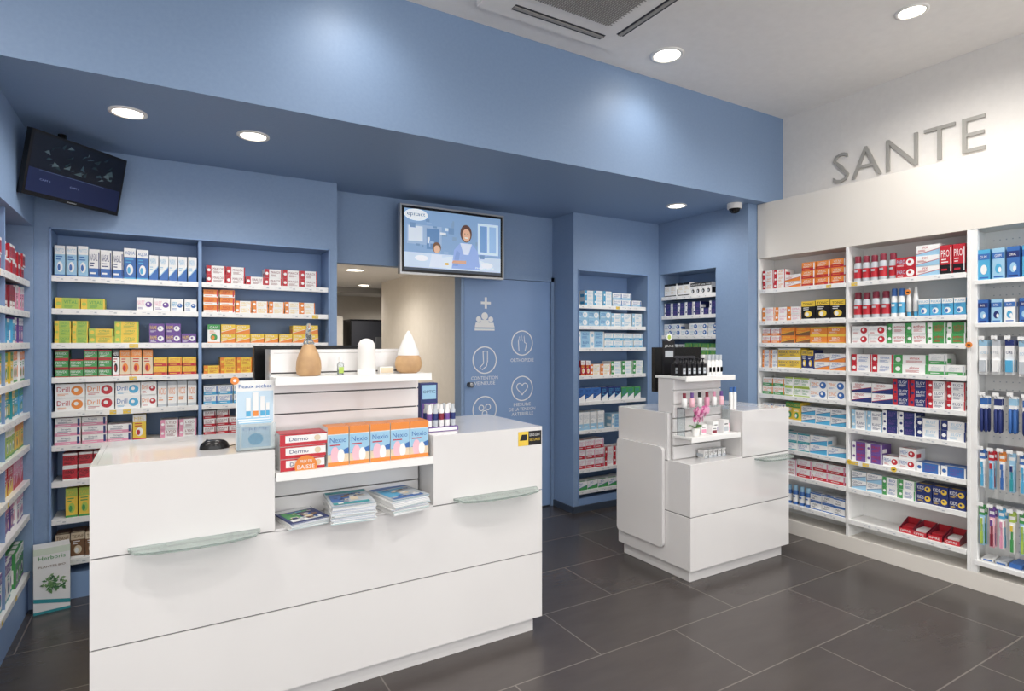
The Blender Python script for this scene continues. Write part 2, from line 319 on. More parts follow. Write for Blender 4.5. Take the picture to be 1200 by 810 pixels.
p.build('medicine_boxes')
# --- right wall unit
XF=3.92; s=MB()
ye=.1
s.wb(XF+.01,XW,ye,2.88,2.03,2.449,CREAM)
s.wb(XF,XF+.018,ye,2.88,2.03,2.449,CREAM)
for y in (2.86,2.185,1.50,.80,.1): s.wb(XF+.0,XW-.016,y,y+.018,0.10,2.03,SHELF)
s.wb(XF+.002,XF+.03,1.47,1.50,.1,2.03,SHELF)
s.wb(XW-.016,XW-.002,ye,2.88,.1,2.03,SHELF); s.wb(XF,XW-.002,ye,2.88,.0,.10,CREAM)
FRW=Fr((XF,2.88,0),a=(0,-1,0),n=(-1,0,0))
zw=[1.79,1.55,1.385,1.20,1.0,.82,.61,.425,.215]
shelves(s,FRW,.022,.675,zw,.18,0.0); shelves(s,FRW,.697,1.36,zw,.18,0.0)
for u_,z_ in ((.705,.60),(.98,.60),(1.375,1.38),(1.06,1.70)):
    s.disc(FRW,u_,z_,.010,.017,.017,PRINT,'O' if z_>1 else 'Y',20); s.quad(FRW,u_-.008,u_+.008,z_-.003,z_+.003,.0107,PRINT,'K')
for z in (1.74,1.50): s.ob(FRW,1.40,2.06,z-.008,z,-.165,0,SHELF); s.ob(FRW,1.40,2.06,z-.022,z+.002,0,.006,SHELF)
s.ob(FRW,1.40,2.06,.158,.17,-.165,0,SHELF); s.ob(FRW,1.40,2.06,.146,.172,0,.006,SHELF)
for z in (1.415,1.105,.80,.485):
    s.ob(FRW,1.40,2.06,z-.012,z+.012,-.178,-.165,ALU)
for i in range(22):
    for j in range(40): s.quad(FRW,1.42+i*.029,1.426+i*.029,.22+j*.045,.226+j*.045,-.1832,PRINT,'S')
shelves(s,FRW,2.10,2.76,zw,.18,0.0)
s.build('display_shelving',.001,1)
p=MB()
r1=[[(.3,'WRO','ASPI','b',.10,.042,3),(.2,'WOR','FLASH','d',.10,.042,3),(.5,'ORW','VITAC','a',.10,.05,3)],[(.5,'WOP','SUPRA','b',.10,.045,2),(.5,'KYW','TONIC','p',.09,.12,1)],[(.25,'WOR','ACEROLA','a',.10,.05,2),(.35,'OHY','GUARA','d',.1,.05,2),(.4,'OYW','BERO','e',.10,.05,2)],
 [(.2,'WOB','JOUR','b',.07,.06,2),(.3,'YWN','RELAX','e',.08,.065,2),(.15,'NYW','SOMMEIL','p',.06,.12,1),(.35,'WOB','ENERG','d',.10,.05,2)],[(.3,'WGO','MAGNE','a',.10,.055,2),(.3,'WDG','DRAIN','e',.07,.06,2),(.4,'WBO','ZINC','c',.10,.055,2)],[(.3,'WLB','SLIM','a',.10,.05,2),(.2,'YGW','CITRON','p',.05,.12,1),(.5,'WCN','MINCEUR','d',.10,.05,2)],
 [(.3,'TWB','SPRAY','a',.06,.11,1),(.3,'WTB','DETOX','e',.08,.055,2),(.4,'WCB','FLEX','d',.10,.055,2)],[(.45,'WPR','FEMI','b',.11,.05,2),(.55,'WRP','GYNE','a',.11,.055,2)],[(.3,None,'','',0,0,0),(.3,'BLW','EAU','bottle',.05,.12,1),(.4,'WBK','NIC','e',.09,.05,2)]]
r2=[[(.42,'SMR','BAIN','bottle',.055,.15,1),(.18,'RWL','PARO','c',.10,.055,3),(.2,'WLR','FIX','d',.10,.055,3),(.2,'RKW','PRO','a',.08,.15,1)],[(.36,'SMR','ELUD','bottle',.055,.15,1),(.14,'WBC','GUM','bottle',.05,.16,1),(.12,'WCB','GUM','tube',.04,.16,1),(.38,'CWB','FLUO','p',.055,.09,1)],
 [(.34,'WRS','parodent','c',.12,.05,2),(.36,'WGR','arthro','b',.12,.055,2),(.3,'GWR','arthro','b',.12,.055,2)],[(.4,'WRB','elmex','b',.13,.05,2),(.3,'WGR','elmex','b',.13,.05,2),(.3,'WGS','elmex','a',.10,.055,2)],[(.4,'WNR','SENSO','d',.11,.055,2),(.3,'NRW','ELGY','b',.12,.048,3),(.3,'WRN','ELGY','b',.12,.048,3)],
 [(.3,'WLN','BLANC','b',.11,.055,2),(.3,'NWV','ELGY','b',.12,.05,3),(.4,'WNL','ELGY','b',.13,.05,2)],[(.3,'VWR','FRAIS','b',.11,.055,2),(.3,'WRB','FRESH','c',.12,.055,2),(.4,'BWV','DENT','b',.12,.05,2)],[(.3,'WLN','GENCIV','d',.11,.05,2),(.3,'WGB','BIO','b',.10,.05,2),(.4,'NYW','KIDS','c',.10,.05,2)],
 [(.45,None,'','',0,0,0)]]
for z,a,c,g_ in zip(zw,r1,r2,gaps(zw,2.02)):
    fill(p,FRW,.03,.668,z,a,-.004,g_); fill(p,FRW,.705,1.352,z,c,-.004,g_); fill(p,FRW,2.11,2.75,z,R.choice(r1[:7]),-.004,g_)
p.build('medicine_boxes')
m=MB()
for i in range(4):
    f=FRW.rot(1.03+i*.082,.2155,-.085,R.uniform(-.12,.12)); w=.037
    m.ob(f,-w,w,0,.004,-.07,.07,PRINT,'R'); m.ob(f,-w,w,.004,.07,-.07,-.066,PRINT,'R'); m.ob(f,-w,w,.004,.028,.066,.07,PRINT,'R')
    for sx in (-w,w-.003): 
        vs=[f.p(sx,.004,-.066),f.p(sx,.004,.066),f.p(sx,.028,.066),f.p(sx,.07,-.066)]+[f.p(sx+.003,.004,-.066),f.p(sx+.003,.004,.066),f.p(sx+.003,.028,.066),f.p(sx+.003,.07,-.066)]
        m.add(vs,[(0,1,2,3),(7,6,5,4),(0,4,5,1),(1,5,6,2),(2,6,7,3),(3,7,4,0)],PRINT,'M')
    m.ob(f,-w+.008,w-.008,.005,.035,-.05,.04,PRINT,'W' if i%2 else 'R'); m.text(f,-w+.008,.008,.0708,.055,.013,'OFFRE',PRINT,'W')
m.build('cardboard_trays')
# hanging packs
p=MB()
def hang(z0,h,w,pitch,u0,u1,cols,kind,layers=3):
    u=u0; idx=0
    while u+w<u1:
        c=cols[idx%len(cols)]; idx+=1; dz=R.uniform(-.006,.006) if kind!='box' else 0; zt=z0+h+dz
        for k in range(layers):
            dd=-.012-.03*(layers-1-k); j=R.uniform(-.003,.003); ua=u+j+.002; ub=u+w-.004+j; uc=(ua+ub)/2; zb=z0+dz
            if kind=='brush':
                p.ob(FRW,ua,ub,zt-h*.24,zt,dd-.0015,dd,PRINT,c[0]); p.ob(FRW,ua+.002,ub-.002,zb,zt-h*.24,dd-.0015,dd,PRINT,c[1])
                p.quad(FRW,ua+.003,ub-.003,zt-h*.17,zt-h*.09,dd+.0005,PRINT,'W')
                e=dd; cc=c[2+(k+idx)%(len(c)-2)]
                p.ob(FRW,uc-.0055,uc+.0055,zb+h*.04,zb+h*.34,e,e+.011,PRINT,cc); p.ob(FRW,uc-.0035,uc+.0035,zb+h*.34,zb+h*.54,e,e+.007,PRINT,cc); p.ob(FRW,uc-.0055,uc+.0055,zb+h*.54,zb+h*.70,e,e+.006,PRINT,'W'); p.ob(FRW,uc-.0045,uc+.0045,zb+h*.55,zb+h*.69,e+.006,e+.016,PRINT,c[2])
            elif kind=='pen':
                p.ob(FRW,ua,ub,zt-h*.35,zt,dd-.0015,dd,PRINT,'W'); p.quad(FRW,ua,ub,zt-h*.24,zt-h*.06,dd+.0005,PRINT,c[0])
                for q in (-.010,.010): p.lathe(FRW,uc+q,zb,dd+.004,[(.004,0),(.0085,.012),(.0085,h*.6),(.004,h*.66)],PRINT,c[1],8)
            elif kind=='card':
                p.ob(FRW,ua,ub,zb,zt,dd-.0015,dd,PRINT,c[0]); p.quad(FRW,ua,ub,zt-h*.16,zt,dd+.0005,PRINT,c[1]); 
                p.ob(FRW,ua+w*.12,ub-w*.12,zb+h*.08,zb+h*.42,dd,dd+.016,PRINT,c[2]); p.text(FRW,ua+.004,zb+h*.6,dd+.0006,w-.016,h*.08,c[3],PRINT,c[1],True)
            else:
                p.ob(FRW,ua,ub,zb,zt,dd-.026,dd,PRINT,c[0]); p.quad(FRW,ua,ub,zb+h*.66,zb+h*.86,dd+.0005,PRINT,c[1]); p.text(FRW,ua+.010,zb+h*.71,dd+.0011,w-.030,h*.09,c[3],PRINT,'W',True)
                p.disc(FRW,uc,zb+h*.34,dd+.0006,w*.25,h*.16,PRINT,c[2],14); p.disc(FRW,uc+.006,zb+h*.3,dd+.0011,w*.12,h*.09,PRINT,'W',10); p.quad(FRW,ua+.006,ub-.006,zb+h*.05,zb+h*.1,dd+.0006,PRINT,c[1])
        if kind!='box':
            p.tube([FRW.p(u+w/2,zt-.006,-.165),FRW.p(u+w/2,zt-.006,.008),FRW.p(u+w/2,zt+.008,.022)],.0022,ALU,n=6); p.ob(FRW,u+w/2-.014,u+w/2+.014,zt+.004,zt+.024,.020,.0215,PRINT,'W')
        u+=pitch
hang(1.7415,.17,.06,.066,1.41,2.05,[('C','B','W','GUM'),('L','B','C','GUM'),('B','N','L','ORAL'),('C','B','W','SENS')],'box',3)
hang(1.5015,.13,.052,.060,1.41,2.05,[('B','N','L','BROSS'),('L','B','N','INTER'),('W','B','C','FLOSS')],'box',3)
hang(1.215,.19,.045,.058,1.415,2.05,[('W','L','S','SOIE'),('W','S','W','FIL'),('W','N','C','CIRE')],'card')
hang(.90,.20,.042,.062,1.42,2.05,[('B','N'),('N','N'),('L','B')],'pen',2)
hang(.585,.21,.034,.044,1.415,2.05,[('B','W','C','N'),('R','L','R','C'),('O','W','B','V'),('L','L','N','T')],'brush',2)
hang(.26,.22,.034,.044,1.415,2.05,[('G','L','D','G'),('V','F','V','M'),('C','W','P','C'),('D','W','Y','G')],'brush',2)
p.build('hanging_toothbrush_packs')
p=MB()
for i in range(9):
    f=FRW.rot(1.44+i*.066,.1715,-.09,R.uniform(-.2,.2)); 
    p.ob(f,-.026,.026,0,.012+.006*(i%3),-.06,.06,PRINT,R.choice('WLBS')); p.quad(f,-.02,.02,.002,.01,.0606,PRINT,'B')
p.build('flat_floss_packs')
# ---------------------------------------------------------------- counters
def counter(x0,x1,y0,y1,ztop):
    c=MB(); zp,z1,z2=.075,.385,.685; g=.005
    c.wb(x0+.03,x1-.03,y0+.035,y1-.02,0,zp,GLOSS)
    c.wb(x0+g,x1-g,y0+g,y1-g,zp,z2,SEAM)
    for a,b_ in ((zp,z1-g/2),(z1+g/2,z2-g/2)):
        c.wb(x0,x1,y0,y0+.018,a,b_,GLOSS); c.wb(x0,x0+.018,y0+.019,y1,a,b_,GLOSS); c.wb(x1-.018,x1,y0+.019,y1,a,b_,GLOSS); c.wb(x0+.019,x1-.019,y1-.018,y1,a,b_,GLOSS)
    def top(a,b_,ya):
        c.wb(a+g,b_-g,ya+g,y1-g,z2,ztop-.02,SEAM)
        c.wb(a,b_,ya,ya+.018,z2+g/2,ztop,GLOSS); c.wb(a,a+.018,ya+.0185,y1,z2+g/2,ztop,GLOSS); c.wb(b_-.018,b_,ya+.0185,y1,z2+g/2,ztop,GLOSS)
        c.wb(a+.0185,b_-.0185,ya+.0185,y1,ztop-.02,ztop,GLOSS)
    return c,top,z2,g
x0,x1,y0,y1,zt=-.205,1.57,2.342,2.89,.99
c,top,z2,g=counter(x0,x1,y0,y1,zt)
top(x0,.362,y0); top(1.006,x1,y0)
c.wb(.363,1.005,y0+.0,y1,z2-.004,z2+.006,GLOSS)
c.wb(.363,1.005,2.64,y1,z2+.006,zt,GLOSS)
tx0,tx1=.370,.998
for i in range(8):
    a=z2+.008+i*.083; c.wb(tx0,tx1,2.50,2.515,a,a+.077,GLOSS)
c.wb(tx0+.006,tx1-.006,2.512,2.63,z2+.008,1.345,SEAM); c.wb(tx0,tx0+.016,2.516,2.64,z2+.008,1.352,GLOSS); c.wb(tx1-.016,tx1,2.516,2.64,z2+.008,1.352,GLOSS)
c.wb(tx0,tx1,2.50,2.64,1.352,1.366,GLOSS)
FC=Fr((0,y0,0))
for z,yy in ((1.26,2.365),(.90,2.345)):
    c.wb(tx0-.004,tx1+.004,yy,2.50,z-.014,z,SHELF); c.wb(tx0-.004,tx1+.004,yy-.012,yy,z-.028,z+.003,SHELF)
c.quad(FC,1.435,1.566,.905,.972,.0008,PRINT,'K'); c.quad(FC,1.435,1.492,.905,.972,.0014,PRINT,'Y'); c.poly(FC,[(1.443,.93),(1.483,.93),(1.483,.958),(1.455,.958)],.002,PRINT,'K')
c.text(FC,1.498,.948,.0014,.06,.012,'ESPACE CLIENT',PRINT,'W'); c.text(FC,1.498,.925,.0014,.06,.012,'SECURISE',PRINT,'Y')
cnt=c.build('sales_counter',.0025,2)
def bagrest(fr,u0,u1,z,parent):
    t=MB(); n=20; pts=[]
    for i in range(n+1):
        k=i/n; uu=u0+(u1-u0)*k; d=.085*min(1,max(0,math.sin(math.pi*k))**.3)+.012
        pts.append((uu,d))
    vs=[];fs=[]
    for (uu,d) in pts: vs+= [fr.p(uu,z+.006,0.001),fr.p(uu,z+.004,d),fr.p(uu,z-.002,0.001),fr.p(uu,z-.004,d)]
    for i in range(n):
        a=i*4;b_=a+4
        fs+=[(a,a+1,b_+1,b_),(a+2,b_+2,b_+3,a+3),(a+1,a+3,b_+3,b_+1),(a,b_,b_+2,a+2)]
    fs+=[(0,2,3,1),(4*n,4*n+1,4*n+3,4*n+2)]
    t.add(vs,fs,GLASS)
    for uu in (u0+(u1-u0)*.25,u0+(u1-u0)*.75): t.ob(fr,uu-.01,uu+.01,z-.014,z-.004,0.001,.05,ALU)
    t.build('glass_bag_rest',parent=parent)
bagrest(FC,-.10,.31,.70,cnt); bagrest(FC,1.10,1.535,.70,cnt)
X0,X1,Y0,Y1,ZT=2.594,3.51,2.342,2.96,.97
c,top,z2,g=counter(X0,X1,Y0,Y1,ZT)
top(3.05,X1,Y0); top(X0,3.049,2.52)
c.wb(X0,3.049,Y0,2.52,z2-.004,z2+.006,GLOSS)
for i in range(6):
    a=z2+.008+i*.083; c.wb(2.615,3.03,2.49,2.505,a,a+.077,GLOSS)
c.wb(2.615,3.03,2.506,2.62,ZT,1.175,GLOSS)
F2=Fr((0,Y0,0))
for z,yy in ((1.19,2.40),(.84,2.36)):
    c.wb(2.61,3.04,yy,2.50 if z<1 else 2.64,z-.014,z,SHELF); c.wb(2.61,3.04,yy-.012,yy,z-.028,z+.003,SHELF)
c2=c.build('sales_counter',.0025,2)
bagrest(F2,3.16,3.49,.665,c2)
c=MB(); f=Fr((X0-.002,2.95,0),a=(0,-1,0),n=(-1,0,0)); pts=[]
for cx,cz,a0 in ((.38,.19,-90),(.38,.735,0),(.03,.735,90),(.03,.19,180)):
    for k in range(7):
        t=math.radians(a0+15*k); pts.append((cx+.03*math.cos(t),cz+.03*math.sin(t)))
n=len(pts); vs=[f.p(a,b_,.0) for a,b_ in pts]+[f.p(a,b_,.022) for a,b_ in pts]
c.add(vs,[tuple(range(n,2*n)),tuple(reversed(range(n)))]+[(i,(i+1)%n,n+(i+1)%n,n+i) for i in range(n)],GLOSS)
c.build('folding_flap',.002,2,parent=c2)
# ---------------------------------------------------------------- monitors / TVs
def monitor(fr,w,h,z0):
    m=MB(); m.ob(fr,-w/2,w/2,z0,z0+h,-.03,0,BLACK); m.ob(fr,-w*.3,w*.3,z0+h*.2,z0+h*.8,-.055,-.03,DGREY)
    m.quad(fr,-w/2+.012,w/2-.012,z0+.014,z0+h-.012,.0006,DIMSCR,'N')
    m.ob(fr,-.025,.025,.008,z0+h*.4,-.075,-.055,BLACK); m.ob(fr,-.1,.1,0,.01,-.13,.03,BLACK)
    return m
fm=Fr((.585,2.80,.9905),a=(-1,0,0),n=(0,1,0)).rot(0,0,0,.12)
monitor(fm,.50,.29,.10).build('computer_monitor',.002,1)
fm=Fr((2.955,2.80,.9705),a=(-1,0,0),n=(0,1,0)).rot(0,0,0,-.05)
monitor(fm,.42,.29,.10).build('computer_monitor',.002,1)
t=MB(); f=Fr((1.449,3.97,1.883)); w,h=.851,.502
t.ob(f,0,w,0,h,-.05,0,ALU); t.ob(f,.3,.55,.12,.38,-.148,-.05,DGREY)
t.quad(f,.012,w-.012,.014,h-.012,.0008,BLACK)
def srect(a,b_,c_,d_,col,e=.002): t.quad(f,a,b_,c_,d_,e,SCREEN,lin(col))
srect(.03,w-.03,.05,h-.03,'7f9dc0'); srect(.03,w-.03,.05,.16,'b9c8da',.0024); srect(.05,.32,.22,.36,'93aac6',.0026); srect(.06,.17,.24,.35,'c8d2de',.0030); srect(.20,.30,.19,.34,'5f82ac',.0030)
for k in range(30):
    a_=R.uniform(.04,.76); b_=R.uniform(.08,.40); srect(a_,a_+R.uniform(.01,.05),b_,b_+R.uniform(.01,.05),R.choice(['8aa5c4','a9bdd4','6d8bb0','c3d0de','7d97b5','d5dde6']),.0031+k*.00001)
srect(.62,.80,.18,.42,'c0d2e4',.0034); srect(.64,.70,.2,.4,'6f94c0',.0037); srect(.72,.78,.2,.4,'8fb0d4',.0037)
def sd(a,b_,ra,rb,col,e): t.disc(f,a,b_,e,ra,rb,SCREEN,lin(col),24)
sd(.48,.10,.22,.05,'c9d5e2',.0036)
t.poly(f,[(.40,.06),(.64,.06),(.62,.20),(.57,.255),(.47,.255),(.42,.20)],.0040,SCREEN,lin('8ba3d2')); t.poly(f,[(.47,.255),(.50,.17),(.54,.17),(.57,.255)],.0043,SCREEN,lin('c8d0e2')); t.poly(f,[(.41,.08),(.45,.08),(.47,.18),(.44,.20)],.0044,SCREEN,lin('7c95c6'))
sd(.52,.33,.048,.066,'5c4038',.0040); sd(.522,.318,.034,.048,'d0a68c',.0046); t.poly(f,[(.505,.302),(.512,.292),(.53,.292),(.54,.302)],.0049,SCREEN,lin('e8dcd6'))
for q in (.51,.534): sd(q,.328,.004,.003,'3a2a26',.0050)
t.poly(f,[(.40,.10),(.52,.10),(.52,.125),(.41,.12)],.0050,SCREEN,lin('c79c84'))
sd(.28,.205,.034,.040,'70503c',.0040); sd(.282,.193,.025,.030,'d0ab92',.0046); t.poly(f,[(.22,.06),(.34,.06),(.32,.155),(.24,.155)],.0043,SCREEN,lin('c9d2e2')); sd(.16,.12,.05,.02,'dfe2e6',.0046); sd(.36,.09,.02,.010,'c9a95a',.0052); sd(.70,.10,.05,.02,'d8dde2',.0046)
sd(.12,.43,.09,.042,'dfe5ea',.0046); t.text(f,.05,.412,.0052,.14,.038,'epitact',SCREEN,lin('2c4a70'))
srect(.03,w-.03,.03,.05,'39424e',.0053); t.text(f,.60,.07,.0054,.16,.012,'PHARMACIE',SCREEN,lin('e0e6ea')); t.text(f,.37,.004,.0012,.06,.008,'display',PRINT,'S')
t.build('flat_television',.003,2)
t=MB(); a=Vector((.335,.36,0)).normalized(); nn=a.cross(Vector((0,0,1)))
f=Fr((-.560,3.475,2.085),a,nn); T=Matrix.Rotation(math.radians(12),3,a); f=Fr(f.o,a,T@nn,T@Vector((0,0,1))); w,h=.51,.305
t.ob(f,0,w,0,h,-.03,0,BLACK); t.ob(f,.12,.38,.06,.25,-.055,-.03,DGREY)
t.quad(f,.012,w-.012,.02,h-.012,.0006,DIMSCR,lin('10141f')); t.quad(f,.012,w-.012,.02,.13,.0010,DIMSCR,lin('1a2140'))
for k in range(34):
    uu=R.uniform(.04,.42); zz=R.uniform(.15,.26); t.poly(f,[(uu,zz),(uu+R.uniform(.01,.05),zz+R.uniform(-.01,.02)),(uu+R.uniform(.01,.04),zz+R.uniform(.01,.03))],.0012+k*.00002,DIMSCR,lin(R.choice(['1e2c33','2a3c46','3a4a50','182a30','46555c'])))
t.quad(f,.06,.40,.125,.128,.0020,DIMSCR,lin('3c4966')); t.text(f,.07,.08,.0014,.05,.008,'CAM 1',DIMSCR,lin('6a78a0')); t.text(f,.22,.08,.0014,.05,.008,'CAM 2',DIMSCR,lin('6a78a0')); t.text(f,.22,.006,.001,.05,.007,'monitor',PRINT,'S')
q=f.p(w/2,h/2,-.05); t.tube([q,(q.x-.04,q.y+.05,q.z+.02),(q.x-.04,q.y+.05,ZB)],.018,BLACK,n=12)
t.build('corner_security_monitor',.003,2)
# ---------------------------------------------------------------- door
d=MB(); f=Fr((0,4.10,0)); BD=BLUE2
d.ob(f,2.02,2.83,.01,1.90,-.018,0,BD); W_='W'
for a in ((1.985,2.012,0,1.94),(2.836,2.866,0,1.94)): d.ob(f,a[0],a[1],a[2],a[3],-.018,.012,BLUE)
d.ob(f,1.985,2.866,1.905,1.94,-.018,.012,BLUE); e=.001
d.disc(f,2.2,1.60,e,.03,.03,PRINT,W_); d.poly(f,[(2.16,1.53),(2.24,1.53),(2.235,1.57),(2.165,1.57)],e,PRINT,W_)
for uu in (2.145,2.255): d.disc(f,uu,1.575,e,.022,.022,PRINT,W_)
d.poly(f,[(2.11,1.51),(2.29,1.51),(2.28,1.548),(2.12,1.548)],e+.0004,PRINT,W_); d.quad(f,2.11,2.29,1.485,1.50,e,PRINT,W_)
d.quad(f,2.20,2.22,1.66,1.75,e,PRINT,W_); d.quad(f,2.165,2.255,1.695,1.715,e+.0003,PRINT,W_)
lw=.009
d.ring(f,2.2,1.25,.105,lw,e,PRINT,W_); d.line(f,[(2.185,1.32),(2.225,1.32),(2.225,1.24),(2.215,1.2),(2.18,1.175),(2.155,1.19),(2.19,1.225),(2.185,1.32)],lw*.8,e,PRINT,W_)
d.ring(f,2.552,1.385,.1,lw,e,PRINT,W_); d.line(f,[(2.52,1.32),(2.515,1.40),(2.525,1.44),(2.535,1.40),(2.545,1.45),(2.555,1.40),(2.57,1.445),(2.575,1.39),(2.595,1.38),(2.58,1.32)],lw*.8,e,PRINT,W_)
d.ring(f,2.552,1.01,.1,lw,e,PRINT,W_)
hp=[]
for i in range(24):
    t_=2*math.pi*(i+.5)/24; hp.append((2.552+.0034*16*math.sin(t_)**3,1.012+.0034*(13*math.cos(t_)-5*math.cos(2*t_)-2*math.cos(3*t_)-math.cos(4*t_))))
d.line(f,hp,lw*.8,e,PRINT,W_,True)
d.ring(f,2.2,.855,.105,lw,e,PRINT,W_)
for q in ((2.17,.87),(2.23,.875),(2.2,.825)): d.ring(f,q[0],q[1],.022,lw*.8,e,PRINT,W_,20)
d.text(f,2.08,1.095,e,.24,.027,'CONTENTION',PRINT,W_); d.text(f,2.105,1.053,e,.19,.027,'VEINEUSE',PRINT,W_)
d.text(f,2.44,1.230,e,.225,.028,'ORTHOPEDIE',PRINT,W_)
d.text(f,2.47,.865,e,.165,.027,'MESURE',PRINT,W_); d.text(f,2.425,.826,e,.255,.027,'DE LA TENSION',PRINT,W_); d.text(f,2.45,.787,e,.21,.027,'ARTERIELLE',PRINT,W_)
d.text(f,2.1,.70,e,.2,.025,'DIABETE',PRINT,W_)
d.lathe(Fr((2.06,4.10,1.06),(1,0,0),(0,0,1),(0,-1,0)),0,0,0,[(.02,0),(.02,.006),(.009,.01),(.009,.03),(.02,.034),(.022,.05),(.012,.055)],ALU,n=16)
d.build('door_1',.0015,1)
# ---------------------------------------------------------------- lights (fixtures)
def downlight(x,y,z,power,r=.062,ang=120,col=(1,.96,.91)):
    m=MB(); n=32
    pr=[(r*1.25,0),(r*1.25,.006),(r,.008),(r*.96,.002)]
    vs=[];fs=[]
    for rr_,hh in pr:
        for i in range(n): t_=2*math.pi*i/n; vs.append((x+rr_*math.cos(t_),y+rr_*math.sin(t_),z-hh))
    for j in range(3):
        for i in range(n): i2=(i+1)%n; fs.append((j*n+i2,j*n+i,(j+1)*n+i,(j+1)*n+i2))
    m.add(vs,fs,MATW,None,True)
    m.add([(x+r*.96*math.cos(2*math.pi*i/n),y-r*.96*math.sin(2*math.pi*i/n),z-.002) for i in range(n)],[tuple(range(n))],LAMP)
    o=m.build('ceiling_downlight')
    L=bpy.data.lights.new('lamp','SPOT'); L.energy=power; L.spot_size=math.radians(ang); L.spot_blend=1; L.shadow_soft_size=.08; L.color=col
    lo=bpy.data.objects.new('lamp',L); lo.location=(x,y,z-.02); sc.collection.objects.link(lo); lo.parent=o
SP=30
for x,y in ((-.137,3.2),(.397,3.235),(3.41,3.22)): downlight(x,y,ZB,SP,ang=168)
downlight(2.60,2.53,ZC,20,r=.08,ang=150); downlight(.75,2.50,ZC,20,r=.08,ang=150)
for x,y in ((3.35,1.54),(3.35,.3),(3.35,-1.2),(.6,1.0),(1.9,.6),(.6,-1.2),(1.9,-1.2),(-.9,1.6),(-.9,-.5),(-2.2,.8)): downlight(x,y,ZC,92,ang=168)
downlight(1.43,5.04,2.02,42,r=.075,ang=165); downlight(1.9,6.35,2.02,50,ang=165); downlight(2.6,7.3,2.02,50,ang=165)  # first is the visible fitting; the last two are added to brighten the back room
# ac cassette
m=MB(); ax0,ax1,ay0,ay1=1.36,2.26,1.72,2.62; z=ZC
m.wb(ax0,ax1,ay0,ay1,z-.03,z-.0,WHITEC); m.wb(ax0+.19,ax1-.19,ay0+.19,ay1-.19,z-.036,z-.03,WHITEC)
for i in range(34):
    a=ax0+.215+i*(ax1-ax0-.43)/34; m.wb(a,a+.007,ay0+.21,ay1-.21,z-.040,z-.036,GRILLE)
for i in range(24):
    a=ay0+.215+i*(ay1-ay0-.43)/24; m.wb(ax0+.21,ax1-.21,a,a+.006,z-.0415,z-.040,GRILLE)
def slot(a,b_,c_,d_):
    m.wb(a,b_,c_,d_,z-.0315,z-.03,DGREY)
    if b_-a>d_-c_: m.wb(a,b_,c_+.012,c_+.034,z-.036,z-.0315,GRILLE)
    else: m.wb(a+.012,a+.034,c_,d_,z-.036,z-.0315,GRILLE)
slot(ax0+.16,ax1-.16,ay1-.12,ay1-.07); slot(ax0+.16,ax1-.16,ay0+.07,ay0+.12); slot(ax1-.12,ax1-.07,ay0+.16,ay1-.16); slot(ax0+.07,ax0+.12,ay0+.16,ay1-.16)
m.build('air_conditioner_cassette',.01,3)
m=MB()
g_=Fr((3.745,2.95,ZB-.075))
m.lathe(g_,0,0,0,[(.005,0),(.022,.004),(.035,.016),(.042,.035)],BLACK,n=24); m.lathe(g_,0,0,0,[(.052,.035),(.055,.045),(.055,.075)],MATW,n=24)
m.build('dome_security_camera')
vs,fs,asp=textmesh('SANTE',.02,-.012); f=Fr((XW,2.40,2.52),a=(0,-1,0),n=(-1,0,0)); m=MB()
m.add([f.p(a*.90,b_*.21,.008+c_*.35) for a,b_,c_ in vs],fs,GREYL); m.build('sign_lettering')
m=MB(); m.wb(1.90,2.52,6.9,7.5,0,1.66,BLACK); m.wb(1.91,2.51,6.875,6.9,.85,1.64,DGREY); m.wb(1.91,2.51,6.875,6.9,.06,.84,DGREY); m.wb(1.94,1.96,6.85,6.875,.95,1.3,ALU); m.wb(2.2,2.4,6.87,6.875,1.3,1.45,ALU)
m.build('refrigerator',.006,2)
m=MB(); m.wb(1.5,1.84,7.0,7.3,0,1.70,CREAM); m.wb(1.5,1.84,6.985,7.0,.9,1.68,BEIGE); m.wb(1.5,1.84,6.985,7.0,.05,.88,BEIGE); m.wb(1.80,1.815,6.97,6.985,1.0,1.2,ALU); m.build('storage_cabinet',.003,1)
# ---------------------------------------------------------------- counter 1 items
FT=Fr((0,0,0))
m=MB(); m.lathe(FT,.502,1.2605,-2.425,[(.034,0),(.045,.006),(.049,.03),(.047,.06),(.038,.09),(.026,.115),(.019,.128)],WOOD); m.lathe(FT,.502,1.2605,-2.425,[(.019,.128),(.022,.131),(.013,.15),(.009,.19),(.007,.21)],CLEAR); m.build('aroma_diffuser')
m=MB(); m.lathe(FT,.737,1.2605,-2.425,[(.034,0),(.036,.004),(.036,.085),(.036,.11),(.033,.13),(.026,.142),(.014,.149),(.002,.151)],MATW); m.lathe(FT,.737,1.2605,-2.425,[(.038,0),(.038,.018),(.036,.02)],MATW); m.build('aroma_diffuser')
m=MB(); m.lathe(FT,.925,1.2605,-2.43,[(.034,0),(.050,.010),(.058,.030),(.059,.045),(.054,.065),(.046,.078)],WOOD); m.lathe(FT,.925,1.2605,-2.43,[(.048,.078),(.046,.09),(.033,.125),(.018,.16),(.007,.18),(.002,.185)],MATW); m.build('aroma_diffuser')
m=MB(); m.lathe(FT,.624,1.2605,-2.41,[(.013,0),(.014,.003),(.014,.045),(.006,.055)],CLEAR,n=16); m.lathe(FT,.624,1.2605,-2.41,[(.008,.055),(.008,.075)],PRINT,'W',12); m.quad(Fr((0,2.41,0)),.614,.634,1.27,1.295,.0145,PRINT,'D'); m.build('essential_oil_bottle')
m=MB(); m.wb(.80,.86,2.44,2.47,1.2605,1.29,MATW); m.quad(Fr((0,2.44,0)),.803,.857,1.264,1.286,.0008,PRINT,'E'); m.build('small_label_card')
f=Fr((0,2.365,0)); m=MB()
